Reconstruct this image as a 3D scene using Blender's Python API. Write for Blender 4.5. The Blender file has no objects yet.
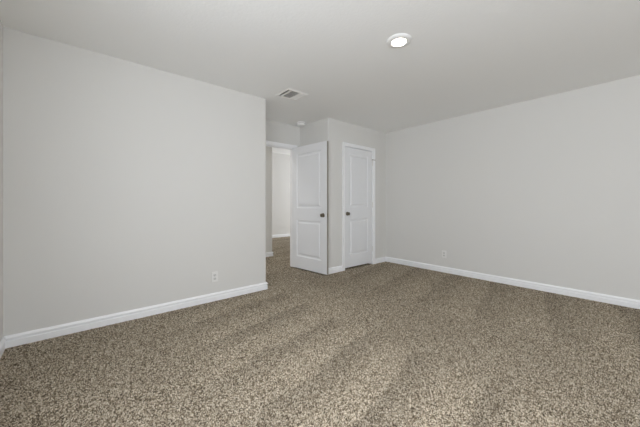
import bpy, bmesh, math
import numpy as np
from mathutils import Vector, Matrix

S = bpy.context.scene
C = bpy.context.collection
PI = math.pi

# ------------------------------------------------------------------ camera
YAW = 0.7114
CAM_H = 1.0994
cam_data = bpy.data.cameras.new('camera')
cam = bpy.data.objects.new('camera', cam_data)
C.objects.link(cam)
cam.location = (0, 0, CAM_H)
cam.rotation_euler = (PI / 2, 0, -YAW)
cam_data.sensor_width = 36
cam_data.lens = 280.2335 / 640 * 36
cam_data.shift_y = -9.86 / 640
cam_data.clip_start = 0.02
S.camera = cam

# ------------------------------------------------------------------ world, daylight, exposure
world = bpy.data.worlds.new('world')
S.world = world
world.use_nodes = True
bg = world.node_tree.nodes['Background']
bg.inputs[0].default_value = (0.75, 0.85, 1.0, 1)
bg.inputs[1].default_value = 1.0
S.view_settings.view_transform = 'Standard'
S.view_settings.look = 'None'
S.view_settings.gamma = 1
S.view_settings.use_curve_mapping = False
S.view_settings.exposure = -0.03
S.cycles.max_bounces = 32
S.cycles.diffuse_bounces = 32     # pale walls pass the daylight on many times


def area(name, loc, rot, sx, sy, power, col):
    l = bpy.data.lights.new(name, 'AREA')
    l.shape = 'RECTANGLE'
    l.size, l.size_y, l.energy, l.color = sx, sy, power, col
    o = bpy.data.objects.new(name, l)
    o.location, o.rotation_euler = loc, rot
    C.objects.link(o)
    return o


# added area lights in three made-up windows: behind and beside the camera, far room
area('added_rear_daylight', (0.95, -2.46, 1.45), (PI / 2, 0, 0), 1.75, 1.35, 50, (0.94, 0.97, 1.01))
area('added_side_daylight', (-0.49, 0.45, 1.52), (0, -PI / 2, 0), 1.2, 1.5, 56, (0.94, 0.97, 1.01))
area('added_far_daylight', (8.03, 6.4, 1.5), (0, PI / 2, 0), 1.6, 1.9, 82, (0.95, 0.975, 1.02))


# ------------------------------------------------------------------ materials
def material(name, col, rough=0.5, metal=0.0, spec=0.5):
    m = bpy.data.materials.new(name)
    m.use_nodes = True
    b = m.node_tree.nodes['Principled BSDF']
    b.inputs['Base Color'].default_value = (*col, 1)
    b.inputs['Roughness'].default_value = rough
    b.inputs['Metallic'].default_value = metal
    b.inputs['Specular IOR Level'].default_value = spec
    return m


def bumped(name, col, scale, strength, dist, rough=0.7, spec=0.3, vary=0.0):
    m = material(name, col, rough, 0, spec)
    nt = m.node_tree
    b = nt.nodes['Principled BSDF']
    tc = nt.nodes.new('ShaderNodeTexCoord')
    n = nt.nodes.new('ShaderNodeTexNoise')
    n.inputs['Scale'].default_value = scale
    n.inputs['Detail'].default_value = 4
    bp = nt.nodes.new('ShaderNodeBump')
    bp.inputs['Strength'].default_value = strength
    bp.inputs['Distance'].default_value = dist
    nt.links.new(tc.outputs['Object'], n.inputs['Vector'])
    nt.links.new(n.outputs['Fac'], bp.inputs['Height'])
    nt.links.new(bp.outputs['Normal'], b.inputs['Normal'])
    return m


WALL = bumped('wall_paint', (0.736, 0.731, 0.713), 90, 0.10, 0.002, 0.75)
CEIL = bumped('ceiling_paint', (0.918, 0.924, 0.922), 45, 0.35, 0.004, 0.85)
TRIM = bumped('trim_paint', (0.945, 0.955, 0.975), 30, 0.02, 0.001, 0.35, 0.5)
DOOR = bumped('door_paint', (0.850, 0.862, 0.888), 60, 0.03, 0.001, 0.40, 0.5)
EDGE = bumped('grey_door_edge', (0.30, 0.28, 0.25), 80, 0.1, 0.001, 0.7)
PLASTIC = material('white_plastic', (0.92, 0.92, 0.915), 0.35)
SOCKET = material('receptacle_plastic', (0.68, 0.68, 0.665), 0.4)
PLATE = material('outlet_plate', (0.83, 0.825, 0.81), 0.4)
SLOT = material('dark_slot', (0.05, 0.05, 0.05), 0.6)
VENT = material('vent_enamel', (0.90, 0.89, 0.87), 0.4)
DUCT = material('duct_inside', (0.20, 0.19, 0.17), 0.8)
BRONZE = material('aged_bronze', (0.23, 0.20, 0.15), 0.28, 1.0)
STEEL = material('satin_nickel', (0.80, 0.79, 0.77), 0.4, 0.3)
RUBBER = material('white_rubber', (0.75, 0.74, 0.72), 0.6)
LENS = material('lamp_lens', (1, 1, 1), 0.4)
LENS.node_tree.nodes['Principled BSDF'].inputs['Emission Color'].default_value = (1.0, 0.90, 0.72, 1)
LENS.node_tree.nodes['Principled BSDF'].inputs['Emission Strength'].default_value = 14.0

GLASS = bpy.data.materials.new('window_glass')
GLASS.use_nodes = True
_nt = GLASS.node_tree
_nt.nodes.remove(_nt.nodes['Principled BSDF'])
_mix = _nt.nodes.new('ShaderNodeMixShader')
_mix.inputs[0].default_value = 0.06
_tr = _nt.nodes.new('ShaderNodeBsdfTransparent')
_gl = _nt.nodes.new('ShaderNodeBsdfGlossy')
_gl.inputs['Roughness'].default_value = 0.02
_nt.links.new(_tr.outputs[0], _mix.inputs[1])
_nt.links.new(_gl.outputs[0], _mix.inputs[2])
_nt.links.new(_mix.outputs[0], _nt.nodes['Material Output'].inputs[0])


def carpet_material(name, tufts):
    m = material(name, (0.2, 0.17, 0.13), 0.95, 0, 0.1)
    nt = m.node_tree
    N, L = nt.nodes, nt.links
    b = N['Principled BSDF']
    tc = N.new('ShaderNodeTexCoord')

    def math_(op, a, bb=None, c=None):
        n = N.new('ShaderNodeMath')
        n.operation = op
        for i, v in enumerate((a, bb, c)):
            if v is None:
                continue
            if isinstance(v, (int, float)):
                n.inputs[i].default_value = v
            else:
                L.new(v, n.inputs[i])
        return n.outputs[0]

    def sstep(x, lo, hi):
        n = N.new('ShaderNodeMapRange')
        n.interpolation_type = 'SMOOTHSTEP'
        L.new(x, n.inputs[0])
        n.inputs[1].default_value, n.inputs[2].default_value = lo, hi
        n.inputs[3].default_value, n.inputs[4].default_value = 0, 1
        return n.outputs[0]

    # every yarn tuft has a shade of its own
    if tufts:
        shade = N.new('ShaderNodeNewGeometry').outputs['Random Per Island']
    else:
        vo = N.new('ShaderNodeTexVoronoi')
        vo.inputs['Scale'].default_value = 140
        L.new(tc.outputs['Object'], vo.inputs['Vector'])
        sep = N.new('ShaderNodeSeparateColor')
        L.new(vo.outputs['Color'], sep.inputs[0])
        shade = sep.outputs[0]
    no = N.new('ShaderNodeTexNoise')
    no.inputs['Scale'].default_value = 45
    no.inputs['Detail'].default_value = 3
    L.new(tc.outputs['Object'], no.inputs['Vector'])
    cl = N.new('ShaderNodeTexNoise')
    cl.inputs['Scale'].default_value = 3.0
    cl.inputs['Detail'].default_value = 3
    L.new(tc.outputs['Object'], cl.inputs['Vector'])
    t = math_('MULTIPLY', shade, 0.86)
    t = math_('MULTIPLY_ADD', no.outputs['Fac'], 0.3, t)
    t = math_('SUBTRACT', t, 0.07)
    ramp = N.new('ShaderNodeValToRGB')
    cr = ramp.color_ramp
    cr.elements[0].position, cr.elements[0].color = 0.12, (0.045, 0.034, 0.023, 1)
    cr.elements[1].position, cr.elements[1].color = 0.92, (0.55, 0.495, 0.405, 1)
    for p, c in ((0.34, (0.133, 0.104, 0.072)), (0.55, (0.258, 0.216, 0.160)), (0.74, (0.41, 0.355, 0.278))):
        e = cr.elements.new(p)
        e.color = (*c, 1)
    L.new(t, ramp.inputs[0])

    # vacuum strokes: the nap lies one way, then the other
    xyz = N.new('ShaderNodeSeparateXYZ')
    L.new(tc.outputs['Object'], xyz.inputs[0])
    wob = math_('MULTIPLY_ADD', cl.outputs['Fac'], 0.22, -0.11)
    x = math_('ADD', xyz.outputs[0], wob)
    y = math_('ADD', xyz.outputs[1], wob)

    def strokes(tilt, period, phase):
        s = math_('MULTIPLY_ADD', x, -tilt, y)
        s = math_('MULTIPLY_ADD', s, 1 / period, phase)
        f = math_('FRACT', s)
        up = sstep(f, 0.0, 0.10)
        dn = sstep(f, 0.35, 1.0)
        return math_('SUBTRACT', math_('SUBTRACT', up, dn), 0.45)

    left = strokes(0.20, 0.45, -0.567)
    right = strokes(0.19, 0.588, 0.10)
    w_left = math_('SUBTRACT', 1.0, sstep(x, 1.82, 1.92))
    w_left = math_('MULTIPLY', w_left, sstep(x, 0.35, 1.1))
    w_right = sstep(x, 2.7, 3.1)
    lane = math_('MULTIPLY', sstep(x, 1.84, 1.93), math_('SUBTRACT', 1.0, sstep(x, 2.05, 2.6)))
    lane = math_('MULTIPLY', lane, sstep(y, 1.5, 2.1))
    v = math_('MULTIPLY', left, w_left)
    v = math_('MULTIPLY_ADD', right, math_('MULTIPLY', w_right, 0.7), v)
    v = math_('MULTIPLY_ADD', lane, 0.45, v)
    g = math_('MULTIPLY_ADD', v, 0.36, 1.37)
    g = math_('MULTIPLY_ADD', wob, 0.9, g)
    mul = N.new('ShaderNodeVectorMath')
    mul.operation = 'SCALE'
    L.new(ramp.outputs[0], mul.inputs[0])
    L.new(g, mul.inputs['Scale'])
    L.new(mul.outputs[0], b.inputs['Base Color'])
    return m


CARPET = carpet_material('carpet_backing', False)
PILE = carpet_material('carpet_yarn', True)


# ------------------------------------------------------------------ helpers
def obj(name, bm, mat, parent=None, smooth=False):
    bmesh.ops.recalc_face_normals(bm, faces=bm.faces)
    me = bpy.data.meshes.new(name)
    bm.to_mesh(me)
    bm.free()
    me.materials.append(mat)
    if smooth:
        for p in me.polygons:
            p.use_smooth = True
        me.set_sharp_from_angle(angle=math.radians(38))
    o = bpy.data.objects.new(name, me)
    C.objects.link(o)
    o.parent = parent
    return o


def tag(o, label, cat, group=None, kind=None):
    o['label'] = label
    o['category'] = cat
    if group:
        o['group'] = group
    if kind:
        o['kind'] = kind
    return o


def struct(name, bm, mat, label, cat, smooth=False):
    return tag(obj(name, bm, mat, None, smooth), label, cat, None, 'structure')


def thing(name, label, cat, loc, rotz=0.0, group=None):
    o = bpy.data.objects.new(name, None)
    C.objects.link(o)
    o.location = loc
    o.rotation_euler = (0, 0, rotz)
    o.empty_display_size = 0.1
    return tag(o, label, cat, group)


def copy_tree(o, parent=None):
    c = o.copy()
    C.objects.link(c)
    c.parent = parent
    for ch in list(o.children):
        copy_tree(ch, c)
    return c


def box(bm, x0, x1, y0, y1, z0, z1, bevel=0.0):
    vs = [bm.verts.new((x, y, z)) for x in (x0, x1) for y in (y0, y1) for z in (z0, z1)]
    fs = []
    for q in ((0, 1, 3, 2), (4, 6, 7, 5), (0, 4, 5, 1), (2, 3, 7, 6), (0, 2, 6, 4), (1, 5, 7, 3)):
        fs.append(bm.faces.new([vs[i] for i in q]))
    if bevel:
        es = {e for f in fs for e in f.edges}
        bmesh.ops.bevel(bm, geom=list(es), offset=bevel, segments=2, affect='EDGES', profile=0.5)


def prism(bm, pts, z0, z1, r=None):
    """extrude a plan polygon; r maps a corner's index to its rounding radius (bullnose corners)"""
    r = r or {}
    out = []
    n = len(pts)
    for i, p in enumerate(pts):
        p = Vector(p)
        if i in r:
            a = (Vector(pts[i - 1]) - p).normalized()
            b = (Vector(pts[(i + 1) % n]) - p).normalized()
            c = p + (a + b) * r[i]
            s, e = p + a * r[i] - c, p + b * r[i] - c
            for k in range(7):
                t = k / 6 * PI / 2
                out.append(c + s * math.cos(t) + e * math.sin(t))
        else:
            out.append(p)
    lo = [bm.verts.new((p.x, p.y, z0)) for p in out]
    hi = [bm.verts.new((p.x, p.y, z1)) for p in out]
    m = len(out)
    for i in range(m):
        bm.faces.new((lo[i], lo[(i + 1) % m], hi[(i + 1) % m], hi[i]))
    bm.faces.new(lo[::-1])
    bm.faces.new(hi)


def lathe(bm, prof, mat4=None, seg=32):
    """revolve (radius, height) pairs about z, closed at both ends where the radius is 0"""
    rings = []
    new = []
    for rr, h in prof:
        if rr < 1e-6:
            v = bm.verts.new((0, 0, h))
            rings.append([v])
            new.append(v)
        else:
            ring = [bm.verts.new((rr * math.cos(2 * PI * k / seg), rr * math.sin(2 * PI * k / seg), h)) for k in range(seg)]
            rings.append(ring)
            new += ring
    for a, b in zip(rings, rings[1:]):
        for k in range(seg):
            k2 = (k + 1) % seg
            q = [a[k % len(a)], a[k2 % len(a)], b[k2 % len(b)], b[k % len(b)]]
            q = list(dict.fromkeys(q))
            if len(q) > 2:
                bm.faces.new(q)
    if mat4 is not None:
        bmesh.ops.transform(bm, matrix=mat4, verts=new)


def sweep(bm, path, prof, closed_ends=True):
    """profile (offset out of the wall, height) along a plan path; out is to the right of the walking direction"""
    n = len(path)
    P = [Vector(p) for p in path]
    rows = []
    for i in range(n):
        d0 = (P[i] - P[i - 1]).normalized() if i else (P[1] - P[0]).normalized()
        d1 = (P[i + 1] - P[i]).normalized() if i < n - 1 else d0
        n0, n1 = Vector((d0.y, -d0.x)), Vector((d1.y, -d1.x))
        mit = (n0 + n1) / (1 + n0.dot(n1))
        rows.append([bm.verts.new((P[i].x + mit.x * o, P[i].y + mit.y * o, z)) for o, z in prof])
    m = len(prof)
    for a, b in zip(rows, rows[1:]):
        for k in range(m):
            bm.faces.new((a[k], a[(k + 1) % m], b[(k + 1) % m], b[k]))
    if closed_ends:
        bm.faces.new(rows[0])
        bm.faces.new(rows[-1][::-1])


# ------------------------------------------------------------------ plan (metres; x along the left wall, y along the right wall)
H = 2.4413       # bedroom ceiling
HH = 2.74        # ceiling of the rooms beyond the doorway
XL, XR = -0.432, 4.431
YB = -2.40       # wall behind the camera
YL = 3.178       # left wall's face
XE = 1.828       # where the left wall ends
XC, YC = 2.947, 3.228   # closet's outer corner and its front face
YD = 3.955       # wall with the open doorway
T = 0.115
TOP = H + 0.01
DO0, DO1, DOH = 1.977, 2.832, 2.060    # rough opening of the entry doorway

# ------------------------------------------------------------------ floor
bm = bmesh.new()
box(bm, -0.56, 8.15, -2.53, 8.0, -0.05, 0.0)
struct('floor', bm, CARPET, 'floor under the carpet pile', 'floor')

# carpet pile: short leaning yarn tufts standing on the backing
rng = np.random.default_rng(5)


def tuft_points(x0, x1, y0, y1, step):
    nx, ny = int((x1 - x0) / step), int((y1 - y0) / step)
    gx, gy = np.meshgrid((np.arange(nx) + 0.5) / nx, (np.arange(ny) + 0.5) / ny)
    p = np.stack([x0 + gx.ravel() * (x1 - x0), y0 + gy.ravel() * (y1 - y0)], 1)
    p += rng.uniform(-0.45, 0.45, p.shape) * step
    return np.concatenate([np.clip(p, (x0, y0), (x1, y1)), np.full((len(p), 1), step)], 1)


M_ = 0.017
PT = np.concatenate([
    tuft_points(XL + M_, 2.6, 0.0, 1.5, 0.0062),
    tuft_points(2.6, XR - M_, 0.0, 1.5, 0.0075),
    tuft_points(XL + M_, XR - M_, -0.35, 0.0, 0.010),
    tuft_points(XL + M_, XR - M_, 1.5, YL - M_, 0.0078),
    tuft_points(XL + M_, XR - M_, YB + M_, -0.35, 0.016),
    tuft_points(XE + M_, XC - M_, YL - M_, YD - M_, 0.010),
    tuft_points(XC - M_, XR - M_, YL - M_, YC - M_, 0.010),
    tuft_points(DO0 + M_, DO1 - M_, YD - M_, YD + T, 0.012),
    tuft_points(0.3, 1.7, YD + T + M_, 5.10 - M_, 0.016),
    tuft_points(1.7, 3.6, YD + T + M_, 5.10 - M_, 0.009),
    tuft_points(3.6, 8.0, YD + T + M_, 5.10 - M_, 0.016),
    tuft_points(3.08 + M_, 5.4, 5.10 - M_, 7.8 - M_, 0.011),
    tuft_points(5.4, 8.0, 5.10 - M_, 7.8 - M_, 0.016)])
n_t = len(PT)
K = 4
an = rng.uniform(0, 2 * PI, n_t)[:, None] + np.arange(K)[None] * 2 * PI / K
rad = PT[:, 2:3] * rng.uniform(0.55, 0.80, (n_t, 1))
hh = rng.uniform(0.006, 0.011, n_t)
lean = rng.normal(0, 0.0022, (n_t, 2))
V = np.zeros((n_t, K + 1, 3))
V[:, :K, 0] = PT[:, 0:1] + rad * np.cos(an)
V[:, :K, 1] = PT[:, 1:2] + rad * np.sin(an)
V[:, :K, 2] = -0.004
V[:, K, :2] = PT[:, :2] + lean
V[:, K, 2] = hh - 0.003
base = (np.arange(n_t) * (K + 1))[:, None]
F = np.stack([np.stack([base[:, 0] + k, base[:, 0] + (k + 1) % K, base[:, 0] + K], 1) for k in range(K)], 1).reshape(-1)
me = bpy.data.meshes.new('carpet_pile')
me.vertices.add(n_t * (K + 1))
me.vertices.foreach_set('co', V.reshape(-1))
me.loops.add(len(F))
me.loops.foreach_set('vertex_index', F)
me.polygons.add(len(F) // 3)
me.polygons.foreach_set('loop_start', np.arange(0, len(F), 3))
me.update(calc_edges=True)
me.validate()
me.materials.append(PILE)
pile = bpy.data.objects.new('carpet_pile', me)
C.objects.link(pile)
tag(pile, 'speckled brown and beige carpet pile with soft vacuum tracks', 'carpet', None, 'stuff')

# ------------------------------------------------------------------ ceilings (the register's duct opening is cut out)
VX0, VX1, VY0, VY1 = 1.842, 2.140, 2.700, 2.985      # register's outer frame
OX0, OX1, OY0, OY1 = 1.866, 2.116, 2.724, 2.945      # its opening
bm = bmesh.new()
xs = [XL - T, OX0, OX1, XR + T]
ys = [YB - T, OY0, OY1, YD]
grid = [[bm.verts.new((x, y, H)) for y in ys] for x in xs]
for i in range(3):
    for j in range(3):
        if (i, j) != (1, 1):
            bm.faces.new((grid[i][j], grid[i + 1][j], grid[i + 1][j + 1], grid[i][j + 1]))
ex = bmesh.ops.extrude_face_region(bm, geom=list(bm.faces))
bmesh.ops.translate(bm, vec=(0, 0, 0.09), verts=[v for v in ex['geom'] if isinstance(v, bmesh.types.BMVert)])
struct('ceiling', bm, CEIL, 'pale textured bedroom ceiling with one round light', 'ceiling')
bm = bmesh.new()
box(bm, 0.2, 8.15, YD + T, 8.0, HH, HH + 0.1)
struct('ceiling_hall', bm, CEIL, 'higher pale ceiling of the hall seen through the open doorway', 'ceiling')

# ------------------------------------------------------------------ walls
BN = 0.018
bm = bmesh.new()
prism(bm, [(XL - T, YL), (XE, YL), (XE, YD), (XE - T, YD), (XE - T, YL + T), (XL - T, YL + T)], 0, TOP, {1: BN})
struct('wall_left', bm, WALL, 'long pale grey wall on the left ending at the entry corner', 'wall', True)

bm = bmesh.new()
box(bm, XR, XR + T, YB - T, YD, 0, TOP)
struct('wall_right', bm, WALL, 'long blank pale grey wall on the right', 'wall')


def wall_with_window(name, axis, c0, c1, a0, a1, w0, w1, z0, z1, ztop, label):
    bm = bmesh.new()

    def b(p, q, u, v):
        if p >= q or u >= v:
            return
        if axis == 'x':
            box(bm, p, q, c0, c1, u, v)
        else:
            box(bm, c0, c1, p, q, u, v)
    b(a0, w0, 0, ztop)
    b(w1, a1, 0, ztop)
    b(w0, w1, 0, z0)
    b(w0, w1, z1, ztop)
    struct(name, bm, WALL, label, 'wall')


bm = bmesh.new()
for a, b, u, v in ((XL - T, 0.05, 0, TOP), (1.85, XR + T, 0, TOP), (0.05, 1.85, 0, 0.75), (0.05, 1.85, 2.15, TOP)):
    box(bm, a, b, YB - T, YB, u, v)
struct('wall_rear', bm, WALL, 'pale grey wall behind the viewpoint with an added window', 'wall')
bm = bmesh.new()
for a, b, u, v in ((YB, -2.15, 0, TOP), (-2.15, -0.35, 0, TOP), (1.25, YL, 0, TOP), (-0.35, 1.25, 0, 0.88), (-0.35, 1.25, 2.15, TOP)):
    box(bm, XL - T, XL, a, b, u, v)
struct('wall_side', bm, WALL, 'pale grey wall meeting the left wall at the near corner', 'wall')

bm = bmesh.new()
box(bm, 0.2, DO0, YD, YD + T, 0, HH)
box(bm, DO1, 8.15, YD, YD + T, 0, HH)
box(bm, DO0, DO1, YD, YD + T, DOH, HH)
struct('wall_back', bm, WALL, 'pale grey wall pierced by the entry doorway', 'wall')

CD0, CD1, CDH = 3.303, 4.058, 2.064    # rough opening of the closet door
bm = bmesh.new()
prism(bm, [(XC, YD), (XC, YC), (CD0, YC), (CD0, YC + T), (XC + T, YC + T), (XC + T, YD)], 0, TOP, {1: BN})
box(bm, CD1, XR, YC, YC + T, 0, TOP)
box(bm, CD0, CD1, YC, YC + T, CDH, TOP)
struct('wall_closet', bm, WALL, 'pale grey closet walls projecting into the room around the closed door', 'wall', True)

bm = bmesh.new()
prism(bm, [(0.2, 5.10), (3.08, 5.10), (3.08, 7.8), (2.96, 7.8), (2.96, 5.22), (0.2, 5.22)], 0, HH, {1: BN})
struct('wall_hall', bm, WALL, 'narrow strip of hall wall just inside the doorway', 'wall', True)
bm = bmesh.new()
box(bm, 2.9, 8.15, 7.8, 7.92, 0, HH)
struct('wall_far', bm, WALL, 'pale far wall seen at the end of the view through the doorway', 'wall')
wall_with_window('wall_hall_side', 'y', 8.0, 8.115, YD + T, 7.8, 5.4, 7.4, 0.6, 2.25, HH, 'wall of the far room with an added window, out of view')
bm = bmesh.new()
box(bm, 0.2, 0.3, YD + T, 5.10, 0, HH)
struct('wall_hall_end', bm, WALL, 'end wall of the hall, out of view', 'wall')


# ------------------------------------------------------------------ made-up windows out of view, added to carry the area lights
def window(name, axis, c_in, sign, w0, w1, z0, z1, label):
    """frame, sash bar, sill and pane inside a wall opening; sign is the outward direction on the wall's axis"""
    def b(bm, p, q, d0, d1, u, v):
        lo, hi = sorted((c_in + sign * d0, c_in + sign * d1))
        if axis == 'x':
            box(bm, p, q, lo, hi, u, v)
        else:
            box(bm, lo, hi, p, q, u, v)
    f = bmesh.new()
    b(f, w0, w0 + 0.04, 0.03, 0.055, z0, z1)
    b(f, w1 - 0.04, w1, 0.03, 0.055, z0, z1)
    b(f, w0 + 0.04, w1 - 0.04, 0.03, 0.055, z0, z0 + 0.04)
    b(f, w0 + 0.04, w1 - 0.04, 0.03, 0.055, z1 - 0.04, z1)
    zm = (z0 + z1) / 2
    b(f, w0 + 0.04, w1 - 0.04, 0.03, 0.055, zm - 0.02, zm + 0.02)
    o = struct(name, f, TRIM, label, 'window')
    g = bmesh.new()
    b(g, w0 + 0.04, w1 - 0.04, 0.040, 0.044, z0 + 0.04, zm - 0.02)
    b(g, w0 + 0.04, w1 - 0.04, 0.040, 0.044, zm + 0.02, z1 - 0.04)
    obj('glass_pane', g, GLASS, o)
    s = bmesh.new()
    b(s, w0 - 0.03, w1 + 0.03, -0.03, 0.0, z0 - 0.025, z0)
    obj('window_sill', s, TRIM, o)


window('added_window_1', 'x', YB, -1, 0.05, 1.85, 0.75, 2.15, 'added unseen window behind the viewpoint nearer the side wall')
window('added_window_2', 'y', XL, -1, -0.35, 1.25, 0.88, 2.15, 'added unseen window in the side wall beside the viewpoint')
window('added_window_3', 'y', 8.0, 1, 5.4, 7.4, 0.6, 2.25, 'added unseen window of the far room')

# ------------------------------------------------------------------ baseboards
BASE = [(0, 0.0), (0.0125, 0.0), (0.0125, 0.049), (0.0120, 0.0505), (0.0030, 0.0520), (0.0030, 0.0660), (0.0160, 0.0670), (0.0165, 0.0740), (0.0150, 0.0790), (0.0090, 0.0850), (0.0055, 0.0920), (0, 0.0920)]


def baseboard(name, paths, label):
    bm = bmesh.new()
    for p in paths:
        sweep(bm, p, BASE)
    struct(name, bm, TRIM, label, 'baseboard')


baseboard('baseboard_left', [[(XL, YL), (XE, YL), (XE, YD), (1.932, YD)]], 'white baseboard along the foot of the left wall')
baseboard('baseboard_right', [[(XR, YC), (XR, YB)]], 'white baseboard along the foot of the right wall')
baseboard('baseboard_closet_left', [[(2.879, YD), (XC, YD), (XC, YC), (3.262, YC)]], 'short white baseboard between open door and closet door casing')
baseboard('baseboard_closet_right', [[(4.099, YC), (XR, YC)]], 'short white baseboard between closet door casing and room corner')
baseboard('baseboard_rear', [[(XR, YB), (XL, YB)]], 'white baseboard behind the viewpoint')
baseboard('baseboard_side', [[(XL, YB), (XL, YL)]], 'white baseboard end meeting the left baseboard at near corner')
baseboard('baseboard_hall', [[(0.3, 5.10), (3.08, 5.10), (3.08, 7.8)]], 'white baseboard below the narrow strip of hall wall')
baseboard('baseboard_far', [[(3.08, 7.8), (8.0, 7.8)]], 'white baseboard of the far wall seen through the doorway')


# ------------------------------------------------------------------ door casings and jambs
def casing_bm(x0, x1, ztop, y, w=0.057, t=0.017, zbase=0.0):
    """moulded casing round an opening on a wall facing -y: x0, x1, ztop are the inner edges"""
    prof = [(0, 0), (0, 0.009), (0.004, 0.012), (0.018, 0.013), (0.024, 0.0105), (0.040, 0.0135), (0.050, t), (w, t), (w, 0)]
    bm = bmesh.new()
    rows = []
    for corner in range(4):
        row = []
        for o, d in prof:
            x = x0 - o if corner < 2 else x1 + o
            z = zbase if corner in (0, 3) else ztop + o
            row.append(bm.verts.new((x, y - d, z)))
        rows.append(row)
    m = len(prof)
    for a, b in zip(rows, rows[1:]):
        for k in range(m):
            bm.faces.new((a[k], a[(k + 1) % m], b[(k + 1) % m], b[k]))
    bm.faces.new(rows[0])
    bm.faces.new(rows[-1])
    return bm


def mirror_y(bm, y):
    for v in bm.verts:
        v.co.y = 2 * y - v.co.y
    return bm


def jamb_bm(x0, x1, ztop, y0, y1, stop_y0, stop_y1):
    bm = bmesh.new()
    t = 0.017
    box(bm, x0, x0 + t, y0, y1, 0, ztop)
    box(bm, x1 - t, x1, y0, y1, 0, ztop)
    box(bm, x0 + t, x1 - t, y0, y1, ztop - t, ztop)
    s = 0.011
    box(bm, x0 + t, x0 + t + s, stop_y0, stop_y1, 0, ztop - t)
    box(bm, x1 - t - s, x1 - t, stop_y0, stop_y1, 0, ztop - t)
    box(bm, x0 + t + s, x1 - t - s, stop_y0, stop_y1, ztop - t - s, ztop - t)
    return bm


tr = struct('trim_1', casing_bm(DO0 + 0.012, DO1 - 0.012, DOH - 0.012, YD), TRIM, 'white casing and jamb of the open doorway to the hall', 'door frame')
obj('door_jamb', jamb_bm(DO0, DO1, DOH, YD, YD + T, YD + 0.042, YD + 0.075), TRIM, tr)
obj('hall_casing', mirror_y(casing_bm(DO0 + 0.012, DO1 - 0.012, DOH - 0.012, YD + T), YD + T), TRIM, tr)
tr = struct('trim_2', casing_bm(CD0 + 0.017, CD1 - 0.017, CDH - 0.017, YC), TRIM, 'white casing and jamb around the closed closet door', 'door frame')
obj('door_jamb', jamb_bm(CD0, CD1, CDH, YC, YC + T, YC + 0.042, YC + 0.075), TRIM, tr)


# ------------------------------------------------------------------ doors
def door_bm(W, HD, TH, px, zs):
    """two-panel moulded slab, x 0..W, y 0..TH, z 0..HD, panels pressed into both faces"""
    bm = bmesh.new()
    xs = [0, px, W - px, W]
    zz = [0, zs[0], zs[1], zs[2], zs[3], HD]
    steps = [(0.0, 0.0), (0.003, 0.006), (0.010, 0.0105), (0.018, 0.0115), (0.034, 0.0112), (0.048, 0.0035), (0.056, 0.0025)]
    for side in (0, 1):
        def P(x, z, dep):
            return bm.verts.new((x, dep if side == 0 else TH - dep, z))
        for i in range(3):
            for j in range(5):
                x0, x1, z0, z1 = xs[i], xs[i + 1], zz[j], zz[j + 1]
                if i == 1 and j in (1, 3):
                    prev = None
                    for o, dep in steps:
                        ring = [P(x0 + o, z0 + o, dep), P(x1 - o, z0 + o, dep), P(x1 - o, z1 - o, dep), P(x0 + o, z1 - o, dep)]
                        if prev:
                            for k in range(4):
                                bm.faces.new((prev[k], prev[(k + 1) % 4], ring[(k + 1) % 4], ring[k]))
                        prev = ring
                    bm.faces.new(prev)
                else:
                    bm.faces.new((P(x0, z0, 0), P(x1, z0, 0), P(x1, z1, 0), P(x0, z1, 0)))
    for x in (0, W):
        for j in range(5):
            bm.faces.new([bm.verts.new(c) for c in ((x, 0, zz[j]), (x, TH, zz[j]), (x, TH, zz[j + 1]), (x, 0, zz[j + 1]))])
    for z in (0, HD):
        for i in range(3):
            bm.faces.new([bm.verts.new(c) for c in ((xs[i], 0, z), (xs[i + 1], 0, z), (xs[i + 1], TH, z), (xs[i], TH, z))])
    bmesh.ops.remove_doubles(bm, verts=bm.verts, dist=1e-5)
    return bm


KNOB = [(0, 0), (0.0320, 0), (0.0325, 0.004), (0.029, 0.0085), (0.0165, 0.0105), (0.0115, 0.014), (0.0115, 0.021), (0.0150, 0.025),
        (0.0235, 0.0305), (0.0270, 0.0375), (0.0262, 0.0445), (0.0215, 0.0500), (0.0120, 0.0530), (0, 0.0535)]


def add_knob(parent, x, z, y, sign):
    bm = bmesh.new()
    lathe(bm, KNOB, Matrix.Translation((x, y, z)) @ Matrix.Rotation(PI / 2 if sign < 0 else -PI / 2, 4, 'X'))
    return obj('door_knob', bm, BRONZE, parent, True)


def add_hinge(parent, x, y, z, leaf_dir):
    bm = bmesh.new()
    for k in range(3):
        a = z - 0.0445 + k * 0.030
        lathe(bm, [(0, a), (0.0063, a), (0.0063, a + 0.029), (0, a + 0.029)], Matrix.Translation((x, y, 0)), 16)
    lathe(bm, [(0, z + 0.0445), (0.0052, z + 0.0445), (0.0052, z + 0.049), (0, z + 0.051)], Matrix.Translation((x, y, 0)), 16)
    lathe(bm, [(0, z - 0.050), (0.0045, z - 0.048), (0.0045, z - 0.0445), (0, z - 0.0445)], Matrix.Translation((x, y, 0)), 16)
    return obj('hinge', bm, STEEL, parent, True)


PZ = (0.198, 0.800, 1.004, 1.902)

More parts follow.
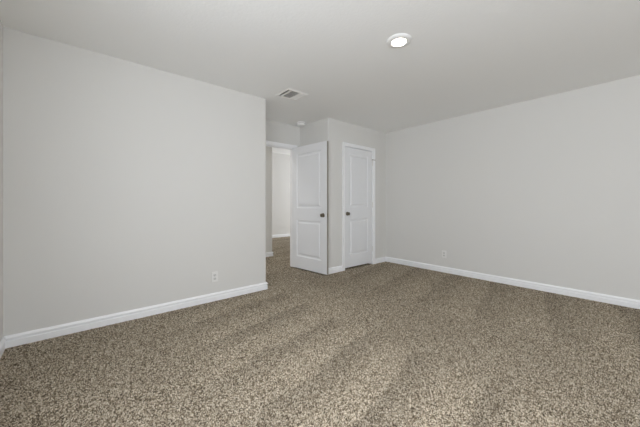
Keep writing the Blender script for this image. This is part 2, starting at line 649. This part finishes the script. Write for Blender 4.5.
# closed closet door: hinges on its right, knob on its left
cw = 0.713
d2 = struct('door_2', door_bm(cw, 2.006, 0.035, 0.118, PZ), DOOR, 'white two-panel closet door, closed, with dark knob on its left', 'door')
d2.location = (3.324, YC + 0.006, 0.034)
add_knob(d2, 0.058, 0.898, 0.0, -1)
add_knob(d2, 0.058, 0.898, 0.035, 1)
for hz in (0.245, 1.040, 1.800):
    add_hinge(d2, cw + 0.002, -0.0065, hz, 1)
bm = bmesh.new()          # hinge-pin stop on the top hinge
hz = 1.800 + 0.053
lathe(bm, [(0, hz), (0.0085, hz), (0.0085, hz + 0.004), (0, hz + 0.004)], Matrix.Translation((cw + 0.002, -0.0065, 0)), 16)
box(bm, cw - 0.022, cw + 0.062, -0.024, -0.010, hz, hz + 0.008, 0.001)
lathe(bm, [(0, 0), (0.0035, 0), (0.0035, 0.018), (0, 0.018)], Matrix.Translation((cw + 0.056, -0.030, hz + 0.004)) @ Matrix.Rotation(-PI / 2, 4, 'X'), 12)
ds = obj('door_stop', bm, BRONZE, d2)
ds['label'] = 'dark hinge-pin door stop'
bm = bmesh.new()
lathe(bm, [(0, 0), (0.007, 0), (0.007, 0.006), (0, 0.008)], Matrix.Translation((cw + 0.056, -0.024, hz + 0.004)) @ Matrix.Rotation(-PI / 2, 4, 'X'), 16)
obj('bumper', bm, RUBBER, ds)

# open entry door: pivots at the right jamb, swung a little past square against the closet's side wall
ow = 0.813
fx, fy = 2.8400, 3.1355      # visible face, free edge
hx, hy = 2.7710, 3.9450      # visible face, hinge edge
ang = math.atan2(fy - hy, fx - hx)
d1 = struct('door_1', door_bm(ow, 2.025, 0.035, 0.122, PZ), DOOR, 'white two-panel entry door standing open beside the doorway', 'door')
d1.location = (hx, hy, 0.024)
d1.rotation_euler = (0, 0, ang)
add_knob(d1, ow - 0.078, 0.898, 0.0, -1)
add_knob(d1, ow - 0.078, 0.898, 0.035, 1)
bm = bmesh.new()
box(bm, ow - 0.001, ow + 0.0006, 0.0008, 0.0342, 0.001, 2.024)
de = obj('door_edge', bm, EDGE, d1)  # thin grey-brown strip covering the slab's free edge
de['label'] = 'grey-brown edge of the door'
bm = bmesh.new()
box(bm, ow - 0.0005, ow + 0.0012, 0.005, 0.030, 0.870, 0.926)
lp = obj('latch_plate', bm, BRONZE, d1)
bm = bmesh.new()
box(bm, ow + 0.0012, ow + 0.009, 0.011, 0.024, 0.888, 0.908, 0.002)
obj('latch_bolt', bm, BRONZE, lp)
for hz in (0.240, 1.035, 1.800):
    add_hinge(d1, -0.004, 0.0415, hz, 1)

# ------------------------------------------------------------------ ceiling light
lt = thing('ceiling_light', 'round white recessed ceiling light, glowing warm white', 'ceiling light', (1.999, 1.324, H))
bm = bmesh.new()
lathe(bm, [(0.101, 0.0), (0.101, -0.002), (0.098, -0.006), (0.090, -0.0105), (0.078, -0.0135), (0.066, -0.0150), (0.060, -0.0150), (0.0585, -0.0135), (0.057, -0.0135)], None, 64)
obj('trim_ring', bm, PLASTIC, lt, True)
bm = bmesh.new()
lathe(bm, [(0.0588, -0.0120), (0.0588, -0.0140), (0.050, -0.0155), (0.030, -0.0165), (0, -0.0170)], None, 64)
obj('diffuser', bm, LENS, lt, True)

hl = copy_tree(lt)  # unseen hall light, added to brighten the open door and its recess
hl.location = (1.38, 4.58, HH)
hl['label'] = 'added round ceiling light, out of view in the hall beyond the doorway'
ld = bpy.data.lights.new('hall_fill', 'AREA')
ld.shape, ld.size, ld.energy, ld.color = 'DISK', 0.12, 9.5, (1.0, 0.98, 0.95)
lo = bpy.data.objects.new('hall_fill', ld)
lo.location = (1.38, 4.58, HH - 0.019)
C.objects.link(lo)

# ------------------------------------------------------------------ ceiling register
vt = thing('ceiling_vent', 'square white ceiling air register with dark louvred openings', 'vent', ((VX0 + VX1) / 2, (VY0 + VY1) / 2, H))
cx, cy = vt.location.x, vt.location.y
bm = bmesh.new()      # stamped frame: outer rim, sloped to the opening, with the two cross bars


def rect(x0, x1, y0, y1, z):
    return [bm.verts.new((x - cx, y - cy, z)) for x, y in ((x0, y0), (x1, y0), (x1, y1), (x0, y1))]


loops = [rect(VX0, VX1, VY0, VY1, -0.0003), rect(VX0 + 0.002, VX1 - 0.002, VY0 + 0.002, VY1 - 0.002, -0.004),
         rect(OX0 - 0.006, OX1 + 0.006, OY0 - 0.006, OY1 + 0.006, -0.010), rect(OX0, OX1, OY0, OY1, -0.009), rect(OX0, OX1, OY0, OY1, 0.012)]
for a, b in zip(loops, loops[1:]):
    for k in range(4):
        bm.faces.new((a[k], a[(k + 1) % 4], b[(k + 1) % 4], b[k]))
S1, S2 = 1.912, 2.036          # cross bars
for sx in (S1, S2):
    box(bm, sx - 0.005 - cx, sx + 0.005 - cx, OY0 - cy, OY1 - cy, -0.009, 0.010)
obj('register_frame', bm, VENT, vt)


def blade(bm, p0, p1, lean):
    """thin slat from p0 to p1 (plan), its lower edge pushed by lean"""
    t = 0.0012
    d = (Vector(p1) - Vector(p0)).normalized()
    nrm = Vector((-d.y, d.x)) * t / 2
    ln = Vector(lean)
    lo, hi = -0.008, 0.010
    vs = []
    for p in (p0, p1):
        p = Vector(p)
        for s in (-1, 1):
            a = p + nrm * s + ln / 2
            b = p + nrm * s - ln / 2
            vs.append((bm.verts.new((a.x - cx, a.y - cy, lo)), bm.verts.new((b.x - cx, b.y - cy, hi))))
    (a0, a1), (b0, b1), (c0, c1), (e0, e1) = vs
    for q in ((a0, a1, c1, c0), (b0, e0, e1, b1), (a0, c0, e0, b0), (a1, b1, e1, c1), (a0, b0, b1, a1), (c0, c1, e1, e0)):
        bm.faces.new(q)


def louvres(fn):
    bm = bmesh.new()
    fn(bm)
    return obj('louvre_section', bm, VENT, vt)


def sec_a(bm):
    for k in range(2):
        x = OX0 + 0.006 + k * 0.022
        blade(bm, (x, OY0), (x, OY1), (-0.016, 0))


def sec_b(bm):
    n = 11
    for k in range(n):
        y = OY0 + (k + 0.5) * (OY1 - OY0) / n
        blade(bm, (S1 + 0.005, y), (S2 - 0.005, y), (0, -0.016))


def sec_c(bm):
    for k in range(5):
        x = S2 + 0.012 + k * 0.0145
        blade(bm, (x, OY0), (x, OY1), (0.016, 0))


for f in (sec_a, sec_b, sec_c):
    louvres(f)
bm = bmesh.new()      # sheet-metal boot above the opening
b0 = [bm.verts.new((x - cx, y - cy, 0.012)) for x, y in ((OX0, OY0), (OX1, OY0), (OX1, OY1), (OX0, OY1))]
b1 = [bm.verts.new((x - cx, y - cy, 0.20)) for x, y in ((OX0, OY0), (OX1, OY0), (OX1, OY1), (OX0, OY1))]
for k in range(4):
    bm.faces.new((b0[k], b0[(k + 1) % 4], b1[(k + 1) % 4], b1[k]))
bm.faces.new(b1)
obj('duct_boot', bm, DUCT, vt)

# ------------------------------------------------------------------ smoke detector
sd = thing('smoke_detector', 'small round white smoke detector on the ceiling before the doorway', 'smoke detector', (2.797, 3.725, H))
bm = bmesh.new()
lathe(bm, [(0, 0), (0.074, 0), (0.074, -0.009), (0.070, -0.012), (0, -0.011)], None, 48)
obj('base_plate', bm, PLASTIC, sd, True)
bm = bmesh.new()
lathe(bm, [(0, -0.011), (0.066, -0.012), (0.066, -0.037), (0.062, -0.045), (0.052, -0.050), (0.030, -0.051), (0, -0.052)], None, 48)
obj('housing', bm, PLASTIC, sd, True)
bm = bmesh.new()
lathe(bm, [(0.0655, -0.0145), (0.0668, -0.0150), (0.0668, -0.0195), (0.0655, -0.0200)], None, 48)
ss = obj('vent_slot', bm, material('slot_grey', (0.28, 0.28, 0.27), 0.7), sd, True)
ss['label'] = 'grey ring of air slots'
bm = bmesh.new()
lathe(bm, [(0, -0.050), (0.011, -0.050), (0.011, -0.053), (0, -0.054)], Matrix.Translation((0.012, -0.01, 0)), 24)
obj('test_button', bm, PLASTIC, sd, True)


# ------------------------------------------------------------------ power outlets
def outlet(label, loc, rotz):
    t = thing('power_outlet', label, 'outlet', loc, rotz, 'wall outlets')
    bm = bmesh.new()      # cover plate, facing -y
    w, h, d = 0.035, 0.0575, 0.0055
    a = [bm.verts.new((x, -0.0002, z)) for x, z in ((-w, -h), (w, -h), (w, h), (-w, h))]
    b = [bm.verts.new((x, -d * 0.6, z)) for x, z in ((-w, -h), (w, -h), (w, h), (-w, h))]
    c = [bm.verts.new((x * 0.92, -d, z * 0.95)) for x, z in ((-w, -h), (w, -h), (w, h), (-w, h))]
    for p, q in ((a, b), (b, c)):
        for k in range(4):
            bm.faces.new((p[k], p[(k + 1) % 4], q[(k + 1) % 4], q[k]))
    bm.faces.new(c)
    bm.faces.new(a[::-1])
    obj('cover_plate', bm, PLATE, t)
    for s in (-1, 1):
        bm = bmesh.new()
        pts = []
        for k in range(24):       # rounded receptacle with flat top and bottom
            an = 2 * PI * k / 24
            pts.append((0.0172 * math.cos(an), max(-0.0142, min(0.0142, 0.0172 * math.sin(an)))))
        lo = [bm.verts.new((x, -0.005, z + s * 0.0195)) for x, z in pts]
        hi = [bm.verts.new((x, -0.0075, z + s * 0.0195)) for x, z in pts]
        for k in range(24):
            bm.faces.new((lo[k], lo[(k + 1) % 24], hi[(k + 1) % 24], hi[k]))
        bm.faces.new(hi)
        r = obj('receptacle', bm, SOCKET, t)
        bm = bmesh.new()
        for x, hh in ((-0.0065, 0.0045), (0.0065, 0.0038)):
            box(bm, x - 0.0012, x + 0.0012, -0.0078, -0.0070, s * 0.0195 + 0.003 - hh, s * 0.0195 + 0.003 + hh)
        lathe(bm, [(0, 0), (0.0026, 0), (0.0026, 0.0008), (0, 0.0008)], Matrix.Translation((0, -0.0070, s * 0.0195 - 0.0085)) @ Matrix.Rotation(PI / 2, 4, 'X'), 12)
        obj('socket_slot', bm, SLOT, r)
    bm = bmesh.new()
    lathe(bm, [(0, 0), (0.0032, 0), (0.0028, 0.0012), (0, 0.0014)], Matrix.Translation((0, -d, 0)) @ Matrix.Rotation(PI / 2, 4, 'X'), 16)
    obj('screw', bm, STEEL, t, True)
    return t


outlet('white duplex wall outlet low on the left wall above its baseboard', (1.166, YL, 0.272), 0)
outlet('white duplex wall outlet low on the right wall above its baseboard', (XR, 2.098, 0.290), -PI / 2)
